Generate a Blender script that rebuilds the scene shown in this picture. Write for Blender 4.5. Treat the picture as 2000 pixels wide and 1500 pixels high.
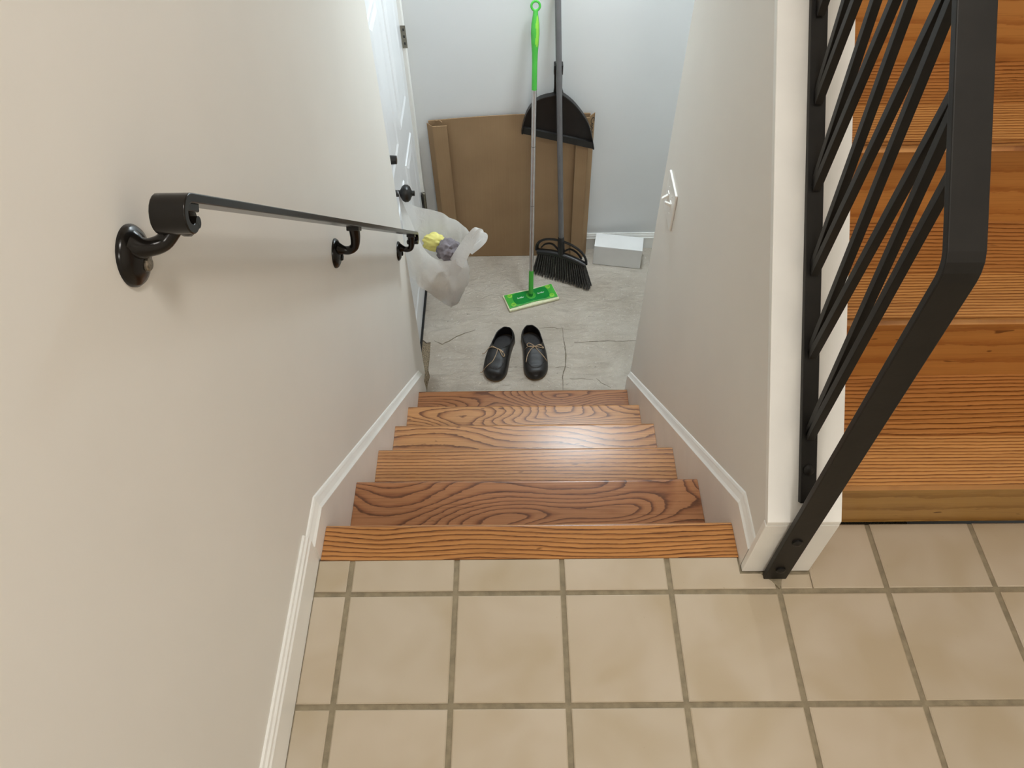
import bpy, bmesh, math, random
from math import sin, cos, pi, radians, exp, sqrt
from mathutils import Vector, Matrix
random.seed(7)
for o in list(bpy.data.objects):
    bpy.data.objects.remove(o, do_unlink=True)
S = bpy.context.scene
COL = S.collection

# ------------------------------------------------------------------ camera
F_PX, PITCH, YAW, ROLL, CAM_H = 1485.82, 0.9021, -0.0132, 0.0207, 1.4354
fwd = Vector((sin(YAW)*cos(PITCH), cos(YAW)*cos(PITCH), -sin(PITCH)))
r0 = Vector((cos(YAW), -sin(YAW), 0.0)); d0 = fwd.cross(r0)
rgt = cos(ROLL)*r0 + sin(ROLL)*d0
dwn = -sin(ROLL)*r0 + cos(ROLL)*d0
cam_d = bpy.data.cameras.new('camera'); cam = bpy.data.objects.new('camera', cam_d); COL.objects.link(cam)
cam_d.sensor_width = 36.0; cam_d.lens = F_PX/2000.0*36.0; cam_d.clip_start = 0.02
rot = Matrix((rgt, -dwn, -fwd)).transposed().to_4x4()
cam.matrix_world = Matrix.Translation((0, 0, CAM_H)) @ rot
S.camera = cam

# ------------------------------------------------------------------ world and exposure
W = bpy.data.worlds.new('world'); S.world = W; W.use_nodes = True
W.node_tree.nodes['Background'].inputs[0].default_value = (0.75, 0.82, 0.9, 1)
W.node_tree.nodes['Background'].inputs[1].default_value = 0.3
S.view_settings.view_transform = 'Standard'; S.view_settings.look = 'None'
S.view_settings.gamma = 1.0; S.view_settings.exposure = 0.0
S.view_settings.use_curve_mapping = False
HALL_LAMP = (0.40, -1.15, 2.42); HALL_POWER = 16.0; HALL_COL = (1.0, 0.955, 0.90)
FLIGHT_LAMP = (0.46, 0.42, 2.42); FLIGHT_POWER = 12.8
LAND_LAMP = (0.34, 2.76, 1.09); LAND_POWER = 17.5; LAND_COL = (0.84, 0.94, 1.0)

# ------------------------------------------------------------------ helpers
def lin(c):
    c = c/255.0
    return c/12.92 if c <= 0.04045 else ((c+0.055)/1.055)**2.4
def rgb(r, g, b): return (lin(r), lin(g), lin(b), 1.0)

class NT:
    def __init__(s, name):
        s.m = bpy.data.materials.new(name); s.m.use_nodes = True
        s.t = s.m.node_tree; s.n = s.t.nodes; s.p = s.n['Principled BSDF']; s.out = s.n['Material Output']
    def add(s, typ, ins=None, **kw):
        nd = s.n.new(typ)
        for k, v in kw.items(): setattr(nd, k, v)
        for k, v in (ins or {}).items():
            if isinstance(v, bpy.types.NodeSocket): s.t.links.new(v, nd.inputs[k])
            else: nd.inputs[k].default_value = v
        return nd
    def math(s, op, a, b=None, c=None):
        ins = {0: a}
        if b is not None: ins[1] = b
        if c is not None: ins[2] = c
        return s.add('ShaderNodeMath', ins, operation=op).outputs[0]
    def ramp(s, f, stops, interp='LINEAR'):
        nd = s.add('ShaderNodeValToRGB', {0: f}); cr = nd.color_ramp; cr.interpolation = interp
        while len(cr.elements) < len(stops): cr.elements.new(0.5)
        for e, (p, c) in zip(cr.elements, stops): e.position = p; e.color = c
        return nd.outputs[0]
    def mix(s, f, a, b, blend='MIX'):
        nd = s.add('ShaderNodeMix', data_type='RGBA', blend_type=blend)
        for i, v in ((0, f), (6, a), (7, b)):
            if isinstance(v, bpy.types.NodeSocket): s.t.links.new(v, nd.inputs[i])
            else: nd.inputs[i].default_value = v
        return nd.outputs[2]
    def coords(s, scale=(1, 1, 1), loc=(0, 0, 0), kind='Object'):
        tc = s.add('ShaderNodeTexCoord')
        return s.add('ShaderNodeMapping', {0: tc.outputs[kind], 1: loc, 3: scale}).outputs[0]
    def noise(s, vec, scale, detail=2.0, rough=0.5, dist=0.0):
        return s.add('ShaderNodeTexNoise', {'Vector': vec, 'Scale': scale, 'Detail': detail, 'Roughness': rough, 'Distortion': dist}).outputs[0]
    def bump(s, h, strength, dist=0.001):
        nd = s.add('ShaderNodeBump', {'Height': h, 'Strength': strength, 'Distance': dist})
        s.t.links.new(nd.outputs[0], s.p.inputs['Normal'])
    def set(s, **kw):
        for k, v in kw.items():
            k = k.replace('_', ' ')
            if isinstance(v, bpy.types.NodeSocket): s.t.links.new(v, s.p.inputs[k])
            else: s.p.inputs[k].default_value = v
        return s

def plain(name, col, rough=0.5, var=0.06, scale=30.0, metallic=0.0, bump=0.0, bscale=200.0, spec=0.5, **kw):
    n = NT(name); v = n.coords()
    f = n.noise(v, scale, 3.0)
    dark = tuple(max(0, c*(1-2*var)) for c in col[:3])+(1,); lite = tuple(min(1, c*(1+var)) for c in col[:3])+(1,)
    n.set(Base_Color=n.ramp(f, [(0.3, dark), (0.7, lite)]), Roughness=rough, Metallic=metallic, Specular_IOR_Level=spec, **kw)
    if bump: n.bump(n.noise(v, bscale, 2.0), bump)
    return n.m

def wood(name, light, mid, dark, seed, N=9.0, slope=0.0, sx=0.9, sy=6.0, rough=0.3, fine=1.0, spec=0.5):
    """flat-sawn oak: contour bands of a stretched noise field, grain along X"""
    n = NT(name)
    tc = n.add('ShaderNodeTexCoord').outputs['Object']
    sep = n.add('ShaderNodeSeparateXYZ', {0: tc})
    v = n.math('SUBTRACT', sep.outputs[1], sep.outputs[2])
    cv = n.add('ShaderNodeCombineXYZ', {0: sep.outputs[0], 1: v, 2: seed}).outputs[0]
    m1 = n.add('ShaderNodeMapping', {0: cv, 3: (sx, sy, 1.0)}).outputs[0]
    base = n.noise(m1, 1.9, 1.0, 0.4, 0.25)
    m2 = n.add('ShaderNodeMapping', {0: cv, 3: (15.0, 64.0, 1.0)}).outputs[0]
    wob = n.noise(m2, 1.0, 3.0, 0.65)
    val = n.math('MULTIPLY_ADD', base, N, n.math('MULTIPLY', v, slope))
    val = n.math('MULTIPLY_ADD', wob, 0.62, val)
    fr = n.math('FRACT', val)
    m3 = n.add('ShaderNodeMapping', {0: cv, 3: (5.0, 330.0, 1.0)}).outputs[0]
    streak = n.noise(m3, 1.0, 3.0, 0.6)
    grain = n.ramp(fr, [(0.0, light), (0.46, light), (0.72, mid), (0.88, dark), (0.955, dark), (1.0, light)])
    st = n.ramp(streak, [(0.34, (0.62, 0.55, 0.48, 1)), (0.50, (1, 1, 1, 1)), (0.8, (1.08, 1.07, 1.05, 1))])
    c = n.mix(0.75*fine, grain, st, 'MULTIPLY')
    m4 = n.add('ShaderNodeMapping', {0: cv, 3: (2.2, 9.0, 1.0)}).outputs[0]
    blot = n.ramp(n.noise(m4, 1.0, 2.0), [(0.3, (0.86, 0.83, 0.80, 1)), (0.7, (1.08, 1.07, 1.05, 1))])
    c = n.mix(0.8, c, blot, 'MULTIPLY')
    m5 = n.add('ShaderNodeMapping', {0: cv, 3: (30.0, 90.0, 1.0)}).outputs[0]
    knot = n.ramp(n.noise(m5, 1.0, 0.0), [(0.0, (1, 1, 1, 1)), (0.80, (1, 1, 1, 1)), (0.86, (0.25, 0.16, 0.1, 1))])
    c = n.mix(0.8, c, knot, 'MULTIPLY')
    n.set(Base_Color=c, Roughness=rough, Specular_IOR_Level=spec)
    n.bump(streak, 0.12, 0.0006)
    return n.m

class MB:
    def __init__(s): s.v = []; s.f = []
    def add(s, vs, fs):
        k = len(s.v); s.v += [Vector(p) for p in vs]; s.f += [tuple(i+k for i in f) for f in fs]; return s
    def box(s, a, b):
        x0, y0, z0 = a; x1, y1, z1 = b
        return s.add([(x0,y0,z0),(x1,y0,z0),(x1,y1,z0),(x0,y1,z0),(x0,y0,z1),(x1,y0,z1),(x1,y1,z1),(x0,y1,z1)],
                     [(0,3,2,1),(4,5,6,7),(0,1,5,4),(1,2,6,5),(2,3,7,6),(3,0,4,7)])
    def prism(s, poly, axis, a, b):
        """extrude polygon; axis 'x': (y,z) pairs, 'y': (x,z), 'z': (x,y)"""
        def P(p, t): return {'x': (t, p[0], p[1]), 'y': (p[0], t, p[1]), 'z': (p[0], p[1], t)}[axis]
        n = len(poly); vs = [P(p, a) for p in poly]+[P(p, b) for p in poly]
        return s.add(vs, [tuple(range(n)), tuple(range(2*n-1, n-1, -1))]+[(i, n+i, n+(i+1) % n, (i+1) % n) for i in range(n)])
    def ring(s, rows, closed=True, cap0=True, cap1=True):
        n = len(rows[0]); k = len(s.v)
        for r in rows: s.v += [Vector(p) for p in r]
        m = n if closed else n-1
        for j in range(len(rows)-1):
            for i in range(m):
                a = k+j*n+i; b = k+j*n+(i+1) % n
                s.f.append((a, b, b+n, a+n))
        if cap0 and closed: s.f.append(tuple(k+i for i in range(n-1, -1, -1)))
        if cap1 and closed: s.f.append(tuple(k+(len(rows)-1)*n+i for i in range(n)))
        return s
    def tube(s, path, r, n=10, caps=True):
        path = [Vector(p) for p in path]; rows = []; up = None
        for i, p in enumerate(path):
            t = (path[min(i+1, len(path)-1)]-path[max(i-1, 0)]).normalized()
            if up is None:
                up = Vector((0, 0, 1)) if abs(t.z) < 0.9 else Vector((1, 0, 0))
            u = (up-t*up.dot(t)).normalized(); w = t.cross(u); up = u
            rr = r[i] if isinstance(r, (list, tuple)) else r
            ru, rw = rr if isinstance(rr, tuple) else (rr, rr)
            rows.append([p+u*ru*cos(2*pi*q/n)+w*rw*sin(2*pi*q/n) for q in range(n)])
        return s.ring(rows, True, caps, caps)
    def lathe(s, origin, axis, prof, n=24):
        """prof: (distance along axis, radius)"""
        o = Vector(origin); t = Vector(axis).normalized()
        u = (Vector((0, 0, 1)) if abs(t.z) < 0.9 else Vector((0, 1, 0))); u = (u-t*u.dot(t)).normalized(); w = t.cross(u)
        rows = [[o+t*h+(u*cos(2*pi*q/n)+w*sin(2*pi*q/n))*max(r, 1e-5) for q in range(n)] for h, r in prof]
        return s.ring(rows)
    def strip(s, path, x0, x1, th):
        """flat bar: (y,z) centre path, width along X, thickness th"""
        L, R = [], []
        P = [Vector(p) for p in path]
        for i, p in enumerate(P):
            a = (p-P[i-1]).normalized() if i else None
            b = (P[i+1]-p).normalized() if i < len(P)-1 else None
            t = ((a or b)+(b or a)).normalized(); nn = Vector((-t.y, t.x))
            k = th/2/max(0.3, nn.dot(Vector((-(a or b).y, (a or b).x))))
            L.append(p+nn*k); R.append(p-nn*k)
        n = len(P); rows = []
        for l, r in zip(L, R):
            rows.append([(x0, l.x, l.y), (x1, l.x, l.y), (x1, r.x, r.y), (x0, r.x, r.y)])
        return s.ring(rows)
    def build(s, name, m, parent=None, smooth=False, bevel=0.0, seg=2, angle=40, origin=None):
        off = Vector((0, 0, 0))
        if parent is not None:
            q = parent
            while q is not None: off = off+Vector(q.location); q = q.parent
        elif origin is not None: off = Vector(origin)
        me = bpy.data.meshes.new(name); me.from_pydata([p-off for p in s.v], [], s.f); me.update()
        bm = bmesh.new(); bm.from_mesh(me); bmesh.ops.recalc_face_normals(bm, faces=bm.faces[:]); bm.to_mesh(me); bm.free()
        o = bpy.data.objects.new(name, me); COL.objects.link(o)
        if parent is not None: o.parent = parent
        elif origin is not None: o.location = off
        if m is not None: me.materials.append(m)
        if smooth:
            me.polygons.foreach_set('use_smooth', [True]*len(me.polygons))
            try: me.set_sharp_from_angle(angle=radians(angle))
            except Exception: pass
        if bevel:
            b = o.modifiers.new('bevel', 'BEVEL'); b.width = bevel; b.segments = seg; b.limit_method = 'ANGLE'; b.angle_limit = radians(35)
        return o

def thing(name, label, cat, loc, group=None):
    o = bpy.data.objects.new(name, None); COL.objects.link(o); o.location = loc; o.empty_display_size = 0.05
    o['label'] = label; o['category'] = cat
    if group: o['group'] = group
    return o
def tag(o, label, cat, group=None):
    o['label'] = label; o['category'] = cat
    if group: o['group'] = group
    return o
def struct(o): o['kind'] = 'structure'; return o
def text_mesh(name, body, size, m, parent, mat4, ext=0.0004):
    cu = bpy.data.curves.new(name, 'FONT'); cu.body = body; cu.size = size; cu.extrude = ext; cu.align_x = 'CENTER'; cu.align_y = 'CENTER'
    t = bpy.data.objects.new(name+'_curve', cu); COL.objects.link(t)
    dg = bpy.context.evaluated_depsgraph_get(); me = bpy.data.meshes.new_from_object(t.evaluated_get(dg))
    bpy.data.objects.remove(t, do_unlink=True)
    off = Vector((0, 0, 0)); q = parent
    while q is not None: off = off+Vector(q.location); q = q.parent
    me.transform(Matrix.Translation(-off) @ mat4)
    o = bpy.data.objects.new(name, me); COL.objects.link(o); o.parent = parent; me.materials.clear(); me.materials.append(m); return o
def smooth_path(pts, n=8):
    P = [Vector(p) for p in pts]; out = []
    for i in range(len(P)-1):
        a = P[max(i-1, 0)]; b = P[i]; c = P[i+1]; d = P[min(i+2, len(P)-1)]
        for k in range(n):
            t = k/n
            out.append(0.5*((2*b)+(c-a)*t+(2*a-5*b+4*c-d)*t*t+(3*b-a-3*c+d)*t**3))
    out.append(P[-1]); return out

# ------------------------------------------------------------------ materials
def paint(name, col, bump=0.10, rough=0.55):
    n = NT(name); v = n.coords()
    f = n.noise(v, 2.5, 3.0)
    c2 = tuple(c*0.965 for c in col[:3])+(1,)
    n.set(Base_Color=n.ramp(f, [(0.35, c2), (0.65, col)]), Roughness=rough, Specular_IOR_Level=0.35)
    n.bump(n.noise(v, 160.0, 3.0), bump, 0.0008)
    return n.m
M_WALL = paint('wall_paint', rgb(235, 231, 223))
M_WALLW = paint('landing_wall_paint', rgb(228, 230, 230))
M_CEIL = paint('ceiling_paint', rgb(236, 233, 226))
M_TRIM = plain('white_trim_paint', rgb(246, 245, 240), 0.32, 0.02, 12.0)
M_SKIRT = plain('stair_skirt_paint', rgb(238, 232, 224), 0.4, 0.02, 12.0)
M_DOOR = plain('door_paint', rgb(236, 238, 240), 0.3, 0.015, 8.0)
M_BLACK = plain('black_hardware', rgb(24, 22, 21), 0.35, 0.1, 60.0)
M_BRONZE = plain('dark_bronze_paint', rgb(20, 17, 14), 0.22, 0.12, 40.0, bump=0.03, bscale=90.0, spec=0.36)
M_IRON = plain('black_iron_paint', rgb(25, 23, 20), 0.48, 0.14, 25.0, bump=0.12, bscale=150.0, spec=0.32)
M_STEEL = plain('satin_nickel', rgb(140, 135, 122), 0.3, 0.1, 80.0, metallic=0.9)
M_CHROME = plain('worn_bolt', rgb(150, 140, 125), 0.35, 0.25, 300.0, metallic=0.8)
M_GROUT = plain('grey_grout', rgb(150, 138, 114), 0.9, 0.12, 60.0, bump=0.4, bscale=500.0)
M_SUB = None

def tile_mat():
    n = NT('beige_ceramic'); tc = n.add('ShaderNodeTexCoord'); oi = n.add('ShaderNodeObjectInfo')
    off = n.math('MULTIPLY', oi.outputs['Random'], 37.0)
    cx = n.add('ShaderNodeCombineXYZ', {0: off, 1: off, 2: off}).outputs[0]
    v = n.add('ShaderNodeVectorMath', {0: tc.outputs['Object'], 1: cx}, operation='ADD').outputs[0]
    f = n.noise(v, 7.0, 2.0, 0.5, 0.4)
    c = n.ramp(f, [(0.30, rgb(184, 169, 144)), (0.52, rgb(193, 180, 159)), (0.72, rgb(199, 187, 168))])
    tint = n.ramp(oi.outputs['Random'], [(0.0, (0.97, 0.96, 0.94, 1)), (1.0, (1.02, 1.0, 0.98, 1))])
    c = n.mix(1.0, c, tint, 'MULTIPLY')
    sp = n.ramp(n.noise(v, 95.0, 1.0), [(0.78, (1, 1, 1, 1)), (0.86, (0.72, 0.66, 0.55, 1))])
    c = n.mix(0.5, c, sp, 'MULTIPLY')
    n.set(Base_Color=c, Roughness=0.42, Specular_IOR_Level=0.4)
    n.bump(n.noise(v, 55.0, 2.0), 0.05, 0.001)
    return n.m
M_TILE = tile_mat()

def vinyl_mat():
    n = NT('worn_grey_underlay'); v = n.coords()
    f = n.noise(v, 4.0, 4.0, 0.6)
    c = n.ramp(f, [(0.3, rgb(184, 172, 156)), (0.55, rgb(202, 192, 178)), (0.75, rgb(212, 203, 190))])
    v2 = n.coords((1, 1, 1), (3, 5, 1))
    spk = n.ramp(n.noise(v2, 75.0, 2.0), [(0.66, (0, 0, 0, 1)), (0.70, (1, 1, 1, 1))])
    c = n.mix(n.math('MULTIPLY', spk, 0.4), c, rgb(236, 232, 226))
    dk = n.ramp(n.noise(n.coords((1, 1, 1), (9, 2, 4)), 48.0, 2.0), [(0.24, (1, 1, 1, 1)), (0.29, (0, 0, 0, 1))])
    c = n.mix(n.math('MULTIPLY', dk, 0.45), c, rgb(120, 110, 96))
    n.set(Base_Color=c, Roughness=0.4, Specular_IOR_Level=0.5)
    h1 = n.noise(n.coords((1.0, 2.2, 1.0)), 15.0, 5.0, 0.62, 1.6)
    h2 = n.noise(n.coords((1.0, 1.4, 1.0), (2, 7, 3)), 62.0, 3.0, 0.6, 2.0)
    n.bump(n.math('MULTIPLY_ADD', h2, 0.35, h1), 0.9, 0.015)
    return n.m
M_VINYL = vinyl_mat()
M_GRAVEL = plain('crumbled_subfloor', rgb(150, 134, 110), 0.95, 0.35, 220.0, bump=0.9, bscale=260.0)
M_CRACK = plain('crack_shadow_dirt', rgb(128, 118, 100), 0.95, 0.15, 90.0)

ZF = -1.225            # landing floor
XL, XR = -0.407, 0.444 # inner faces of the two stair skirts
WL, WR = -0.422, 0.456 # wall faces
T = 0.213; TX0, TY0 = -0.3414, 0.3949; J = 0.0105
Y0, GO, RI = 0.763, 0.2295, 0.2042   # first nosing, going, rise of the flight down
YB = 3.0               # back wall
YE = 1.955             # end of the partition

# ------------------------------------------------------------------ shell
b = MB(); b.box((-0.60, -2.4, ZF-0.1), (WL, 2.178, 2.5)); b.box((-0.60, 2.178, 0.815), (WL, YB, 2.5)); b.box((-0.60, 2.178, ZF-0.1), (-0.50, YB, 0.815))
struct(b.build('wall_left', M_WALL))
struct(MB().box((-0.60, YB, ZF-0.1), (1.6, YB+0.1, 2.5)).build('wall_back', M_WALLW))
struct(MB().box((1.5, -2.4, ZF-0.1), (1.6, YB, 2.5)).build('wall_hall_side', M_WALL))
struct(MB().box((-0.60, -2.5, -0.1), (1.6, -2.4, 2.5)).build('wall_hall_rear', M_WALL))
struct(MB().box((WL, YE, 1.12), (1.5, YE+0.1, 2.46)).build('wall_header', M_WALL))
struct(MB().box((-0.60, -2.4, 2.46), (1.6, YE+0.1, 2.56)).build('ceiling', M_CEIL))
struct(MB().box((WL, YE+0.1, 1.12), (1.5, YB, 1.20)).build('ceiling_landing', M_CEIL))
SL = 0.945             # pitch of the partition top and the railing
def ktop(y): return 0.213+SL*(y-0.657)
prt = MB().prism([(0.662, ZF-0.02), (YE, ZF-0.02), (YE, ktop(YE)-0.02), (0.662, ktop(0.662)-0.02)], 'x', WR, 0.570)
wr = struct(prt.build('wall_right', M_WALL, bevel=0.004))
struct(MB().box((0.570, YE-0.024, ZF-0.02), (1.5, YE, 1.12)).build('wall_under_stair', M_WALLW))
# painted cap and end board of the partition
t1 = MB().prism([(0.649, ktop(0.649)-0.012), (0.664, ktop(0.664)-0.022), (YE, ktop(YE)-0.022), (YE, ktop(YE)), (0.649, ktop(0.649))], 'x', 0.4445, 0.577)
struct(t1.build('trim_1', M_TRIM, bevel=0.0014))
struct(MB().box((0.4440, 0.6488, 0.001), (0.5775, 0.662, ktop(0.649)-0.0125)).build('trim_2', M_TRIM, bevel=0.0012))

# ------------------------------------------------------------------ tiled upper floor
fl = MB().box((-0.60, -2.4, -0.12), (1.5, 0.680, -0.0035)).box((0.571, 0.680, -0.12), (1.5, 0.752, -0.0035))
floor = struct(fl.build('floor', M_GROUT))
def tile_me(x0, x1, y0, y1, poly=None):
    bm = bmesh.new(); d = 0.0022
    pts = poly or [(x0, y0), (x1, y0), (x1, y1), (x0, y1)]
    cx = sum(p[0] for p in pts)/len(pts); cy = sum(p[1] for p in pts)/len(pts)
    hw = max(abs(p[0]-cx) for p in pts); hh = max(abs(p[1]-cy) for p in pts)
    lo = [bm.verts.new((p[0]-cx, p[1]-cy, -0.006)) for p in pts]
    md = [bm.verts.new((p[0]-cx, p[1]-cy, -0.0014)) for p in pts]
    tp = [bm.verts.new(((p[0]-cx)*(1-d/hw), (p[1]-cy)*(1-d/hh), 0.0)) for p in pts]
    n = len(pts)
    for a, c in ((lo, md), (md, tp)):
        for i in range(n): bm.faces.new((a[i], a[(i+1) % n], c[(i+1) % n], c[i]))
    bm.faces.new(tp)
    me = bpy.data.meshes.new('tile'); bm.to_mesh(me); bm.free(); me.materials.append(M_TILE); return me, cx, cy
full, fx, fy = tile_me(J/2, T-J/2, J/2, T-J/2)
def put_tile(me, x, y):
    o = bpy.data.objects.new('tile', me); COL.objects.link(o); o.parent = floor
    o.location = (x, y, random.uniform(-0.0003, 0.0003)); o.rotation_euler = (random.uniform(-.0012, .0012), random.uniform(-.0012, .0012), random.uniform(-.003, .003))
XA, XB_ = WL+0.013, 1.499
for j in range(-13, 2):
    for i in range(-1, 9):
        x0, x1 = TX0+i*T+J/2, TX0+(i+1)*T-J/2; y0, y1 = TY0+j*T+J/2, TY0+(j+1)*T-J/2
        x0 = max(x0, XA); x1 = min(x1, XB_); y0 = max(y0, -2.39)
        if x1-x0 < 0.01: continue
        if j == 1:
            if x0 < 0.40:
                if i == 3:
                    me, cx, cy = tile_me(0, 0, 0, 0, [(x0, y0), (x1, y0), (x1, 0.644), (0.440, 0.644), (0.440, 0.680), (x0, 0.680)]); put_tile(me, cx, cy); continue
                y1 = 0.680
            elif i == 4:
                me, cx, cy = tile_me(x0, 0.5775, y0, 0.643); put_tile(me, cx, cy)
                me, cx, cy = tile_me(0.5795, x1, y0, 0.752); put_tile(me, cx, cy); continue
            else: y1 = 0.752
        if abs((x1-x0)-(T-J)) < 1e-4 and abs((y1-y0)-(T-J)) < 1e-4: put_tile(full, x0-J/2+fx, y0-J/2+fy)
        else:
            me, cx, cy = tile_me(x0, x1, y0, y1); put_tile(me, cx, cy)
MB().prism([(0.478, 0.646), (0.533, 0.646), (0.520, 0.630), (0.512, 0.612), (0.500, 0.628)], 'z', -0.004, 0.0012).build('grout_patch', M_GROUT, floor)

# baseboard of the upper hall and the stair skirts
def bb_profile(h): # (distance from the wall, height)
    return [(0, 0), (0.0125, 0), (0.0125, h-0.022), (0.010, h-0.018), (0.0095, h-0.010), (0.006, h-0.006), (0.0045, h), (0, h)]
b = MB(); b.ring([[(WL+p[0], y, p[1]) for p in bb_profile(0.100)] for y in (-2.399, 0.686)])
struct(b.build('baseboard_left', M_TRIM))
def skirt(name, xw, xf, front, wallh, pts, ybot):
    """painted skirt board with a moulded top following the flight"""
    s = 1 if xf > xw else -1; th = abs(xf-xw)
    prof = [(th, 0.0), (th*1.0, 0.002), (th*0.84, 0.005), (th*0.70, 0.008), (th*0.42, 0.018), (th*0.36, 0.0215), (th*0.2, 0.026), (0, 0.0275)]
    o = MB().prism([(p[0], p[1]+front) for p in pts]+[(ybot, ZF-0.01), (pts[-1][0]-0.30, ZF-0.01), (pts[0][0], -0.30)], 'x', xw, xf)
    board = struct(o.build(name, M_SKIRT))
    rows = [[(xw+s*p[0], q[0]+(0.0 if i not in (1,) else 0.010*p[1]/0.026), q[1]+front+p[1]) for p in prof]+[(xw, q[0], q[1]+front-0.001)] for i, q in enumerate(pts)]
    MB().ring(rows).build('moulding', M_TRIM, board)
    return board
skirt('trim_3', WL, XL, 0.0, 0, [(0.684, 0.052), (0.772, 0.052), (2.035, 0.052-0.8875*(2.035-0.772))], 2.075)
skirt('trim_4', WR, XR, 0.0, 0, [(0.664, 0.066), (0.766, 0.066), (1.945, 0.066-0.8875*(1.945-0.766))], 1.953)

# ------------------------------------------------------------------ flight down
OA = dict(light=rgb(193, 141, 90), mid=rgb(172, 118, 70), dark=rgb(112, 68, 37))
OB = dict(light=rgb(168, 116, 76), mid=rgb(150, 98, 61), dark=rgb(102, 61, 36))
OC = dict(light=rgb(188, 133, 77), mid=rgb(164, 108, 57), dark=rgb(102, 58, 27))
down = thing('staircase', 'oak staircase going down from the tiled floor to the grey landing', 'staircase', (0.02, Y0, ZF))
specs = [(OC, 3.1, 9, 105, 0.9, 2.6), (OB, 8.33, 30, 0, 1.1, 3.2), (OA, 12.7, 7, 85, 0.6, 2.0), (OA, 17.35, 10, 26, 0.8, 2.5), (OA, 22.9, 28, 10, 0.9, 3.2), (OB, 27.4, 26, 14, 1.1, 3.6)]
def tread_mesh(x0, x1, yb, yn, z, th=0.026):
    r = 0.011; pr = [(yb, z), (yn-r, z)]
    for k in range(1, 6): a = pi/2*(1-k/5.0); pr.append((yn-r+r*cos(a), z-r+r*sin(a)))
    pr += [(yn, z-th+0.006), (yn-0.006, z-th), (yb, z-th)]
    return MB().prism(pr, 'x', x0, x1)
for k, (cc, seed, N, slope, sx, sy) in enumerate(specs):
    m = wood('oak_tread', cc['light'], cc['mid'], cc['dark'], seed, N, slope, sx, sy, rough=0.29)
    yn = Y0+k*GO; z = -k*RI
    yb = 0.6805 if k == 0 else yn-GO-0.024
    tread_mesh(XL+0.0005, XR-0.0005, yb, yn, z).build('tread', m, down, True, angle=30)
    m2 = wood('oak_riser', OC['light'], OC['mid'], OC['dark'], seed+50, 4, 30, 0.5, 3.0, rough=0.4)
    MB().box((XL+0.0005, yn-0.045, -(k+1)*RI if k < 5 else ZF), (XR-0.0005, yn-0.026, z-0.026)).build('riser', m2, down)

# ------------------------------------------------------------------ flight up
up = thing('staircase', 'orange oak staircase going up behind the black metal railing', 'staircase', (1.04, 0.757, 0.0))
GU, RU, YU = 0.22, 0.215, 0.757
UA = dict(light=rgb(201, 147, 86), mid=rgb(180, 120, 62), dark=rgb(118, 68, 30))
UB = dict(light=rgb(186, 129, 71), mid=rgb(166, 107, 53), dark=rgb(108, 62, 26))
for k in range(1, 7):
    yr = YU+(k-1)*GU; z = k*RU
    c2 = dict(light=rgb(180, 140, 78), mid=rgb(172, 131, 70), dark=rgb(156, 114, 56)) if k == 1 else dict(light=rgb(196, 136, 70), mid=rgb(188, 127, 63), dark=rgb(172, 110, 52))
    MB().box((0.578, yr, (k-1)*RU if k > 1 else 0.0005), (1.499, yr+0.018, z-0.027)).build('riser', wood('oak_riser', c2['light'], c2['mid'], c2['dark'], 70+k*3.3, 2, 20, 0.4, 3.0, rough=0.38, fine=0.5), up)
    yn = yr-0.028; ym = yn+0.098; yb = min(yr+GU+0.016, YE-0.026)
    tread_mesh(0.578, 1.499, ym+0.0006, yn, z, 0.027).build('tread', wood('oak_tread', UA['light'], UA['mid'], UA['dark'], 90+k*4.7, 4, 135, 0.4, 1.6, rough=0.33), up, True, angle=30)
    MB().box((0.578, ym, z-0.027), (1.499, yb, z-0.0003)).build('tread', wood('oak_tread', UB['light'], UB['mid'], UB['dark'], 130+k*5.9, 7, 90, 0.5, 2.2, rough=0.33), up)

# ------------------------------------------------------------------ black railing
rail = thing('stair_railing', 'black iron stair railing with zigzag balusters on the white partition', 'railing', (0.507, 0.638, 0.0))
RX0, RX1 = 0.484, 0.529
pth = [(0.638, 0.0), (0.638, 0.814), (0.6395, 0.826), (0.6435, 0.8375), (0.650, 0.8465), (0.666, 0.862), (1.74, 0.862+SL*(1.74-0.666))]
def rtop(y): return 0.862+SL*(y-0.666)
MB().strip(pth, RX0, RX1, 0.012).build('top_rail', M_IRON, rail, bevel=0.0016)
off = 0.0062*sqrt(1+SL*SL)
MB().strip([(0.672, ktop(0.672)+off), (1.74, ktop(1.74)+off)], 0.4975, 0.5255, 0.012).build('bottom_rail', M_IRON, rail, bevel=0.0012)
def bal(ya, za, yb2, zb, r=0.0065):
    MB().strip([(ya, za), (yb2, zb)], 0.511-r, 0.511+r, 2*r).build('baluster', M_IRON, rail, bevel=0.0008)
for k in range(10):
    yb_ = 0.756+0.104*k; zb_ = ktop(yb_)+0.012*1.38; yt = 0.803+0.104*k
    if k == 0: bal(yb_-0.003, zb_, 0.742, rtop(0.742)-0.008)
    else: bal(yb_-0.004, zb_, yt-0.104+0.004, rtop(yt-0.1)-0.008)
    if yt < 1.73: bal(yb_+0.004, zb_, yt-0.004, rtop(yt-0.004)-0.008)
for z in (0.045, 0.160):
    MB().lathe((0.506, 0.632, z), (0, -1, 0), [(0, 0.0095), (0.003, 0.0095), (0.0055, 0.0065), (0.007, 0.0015)], 16).build('bolt', M_IRON, rail, True)
nrm = Vector((0, -SL, 1)).normalized(); yq = 0.712
MB().lathe((0.511, yq, ktop(yq)+0.0165), nrm, [(0, 0.0095), (0.003, 0.0095), (0.0055, 0.0065), (0.007, 0.0015)], 16).build('bolt', M_IRON, rail, True)

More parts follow.
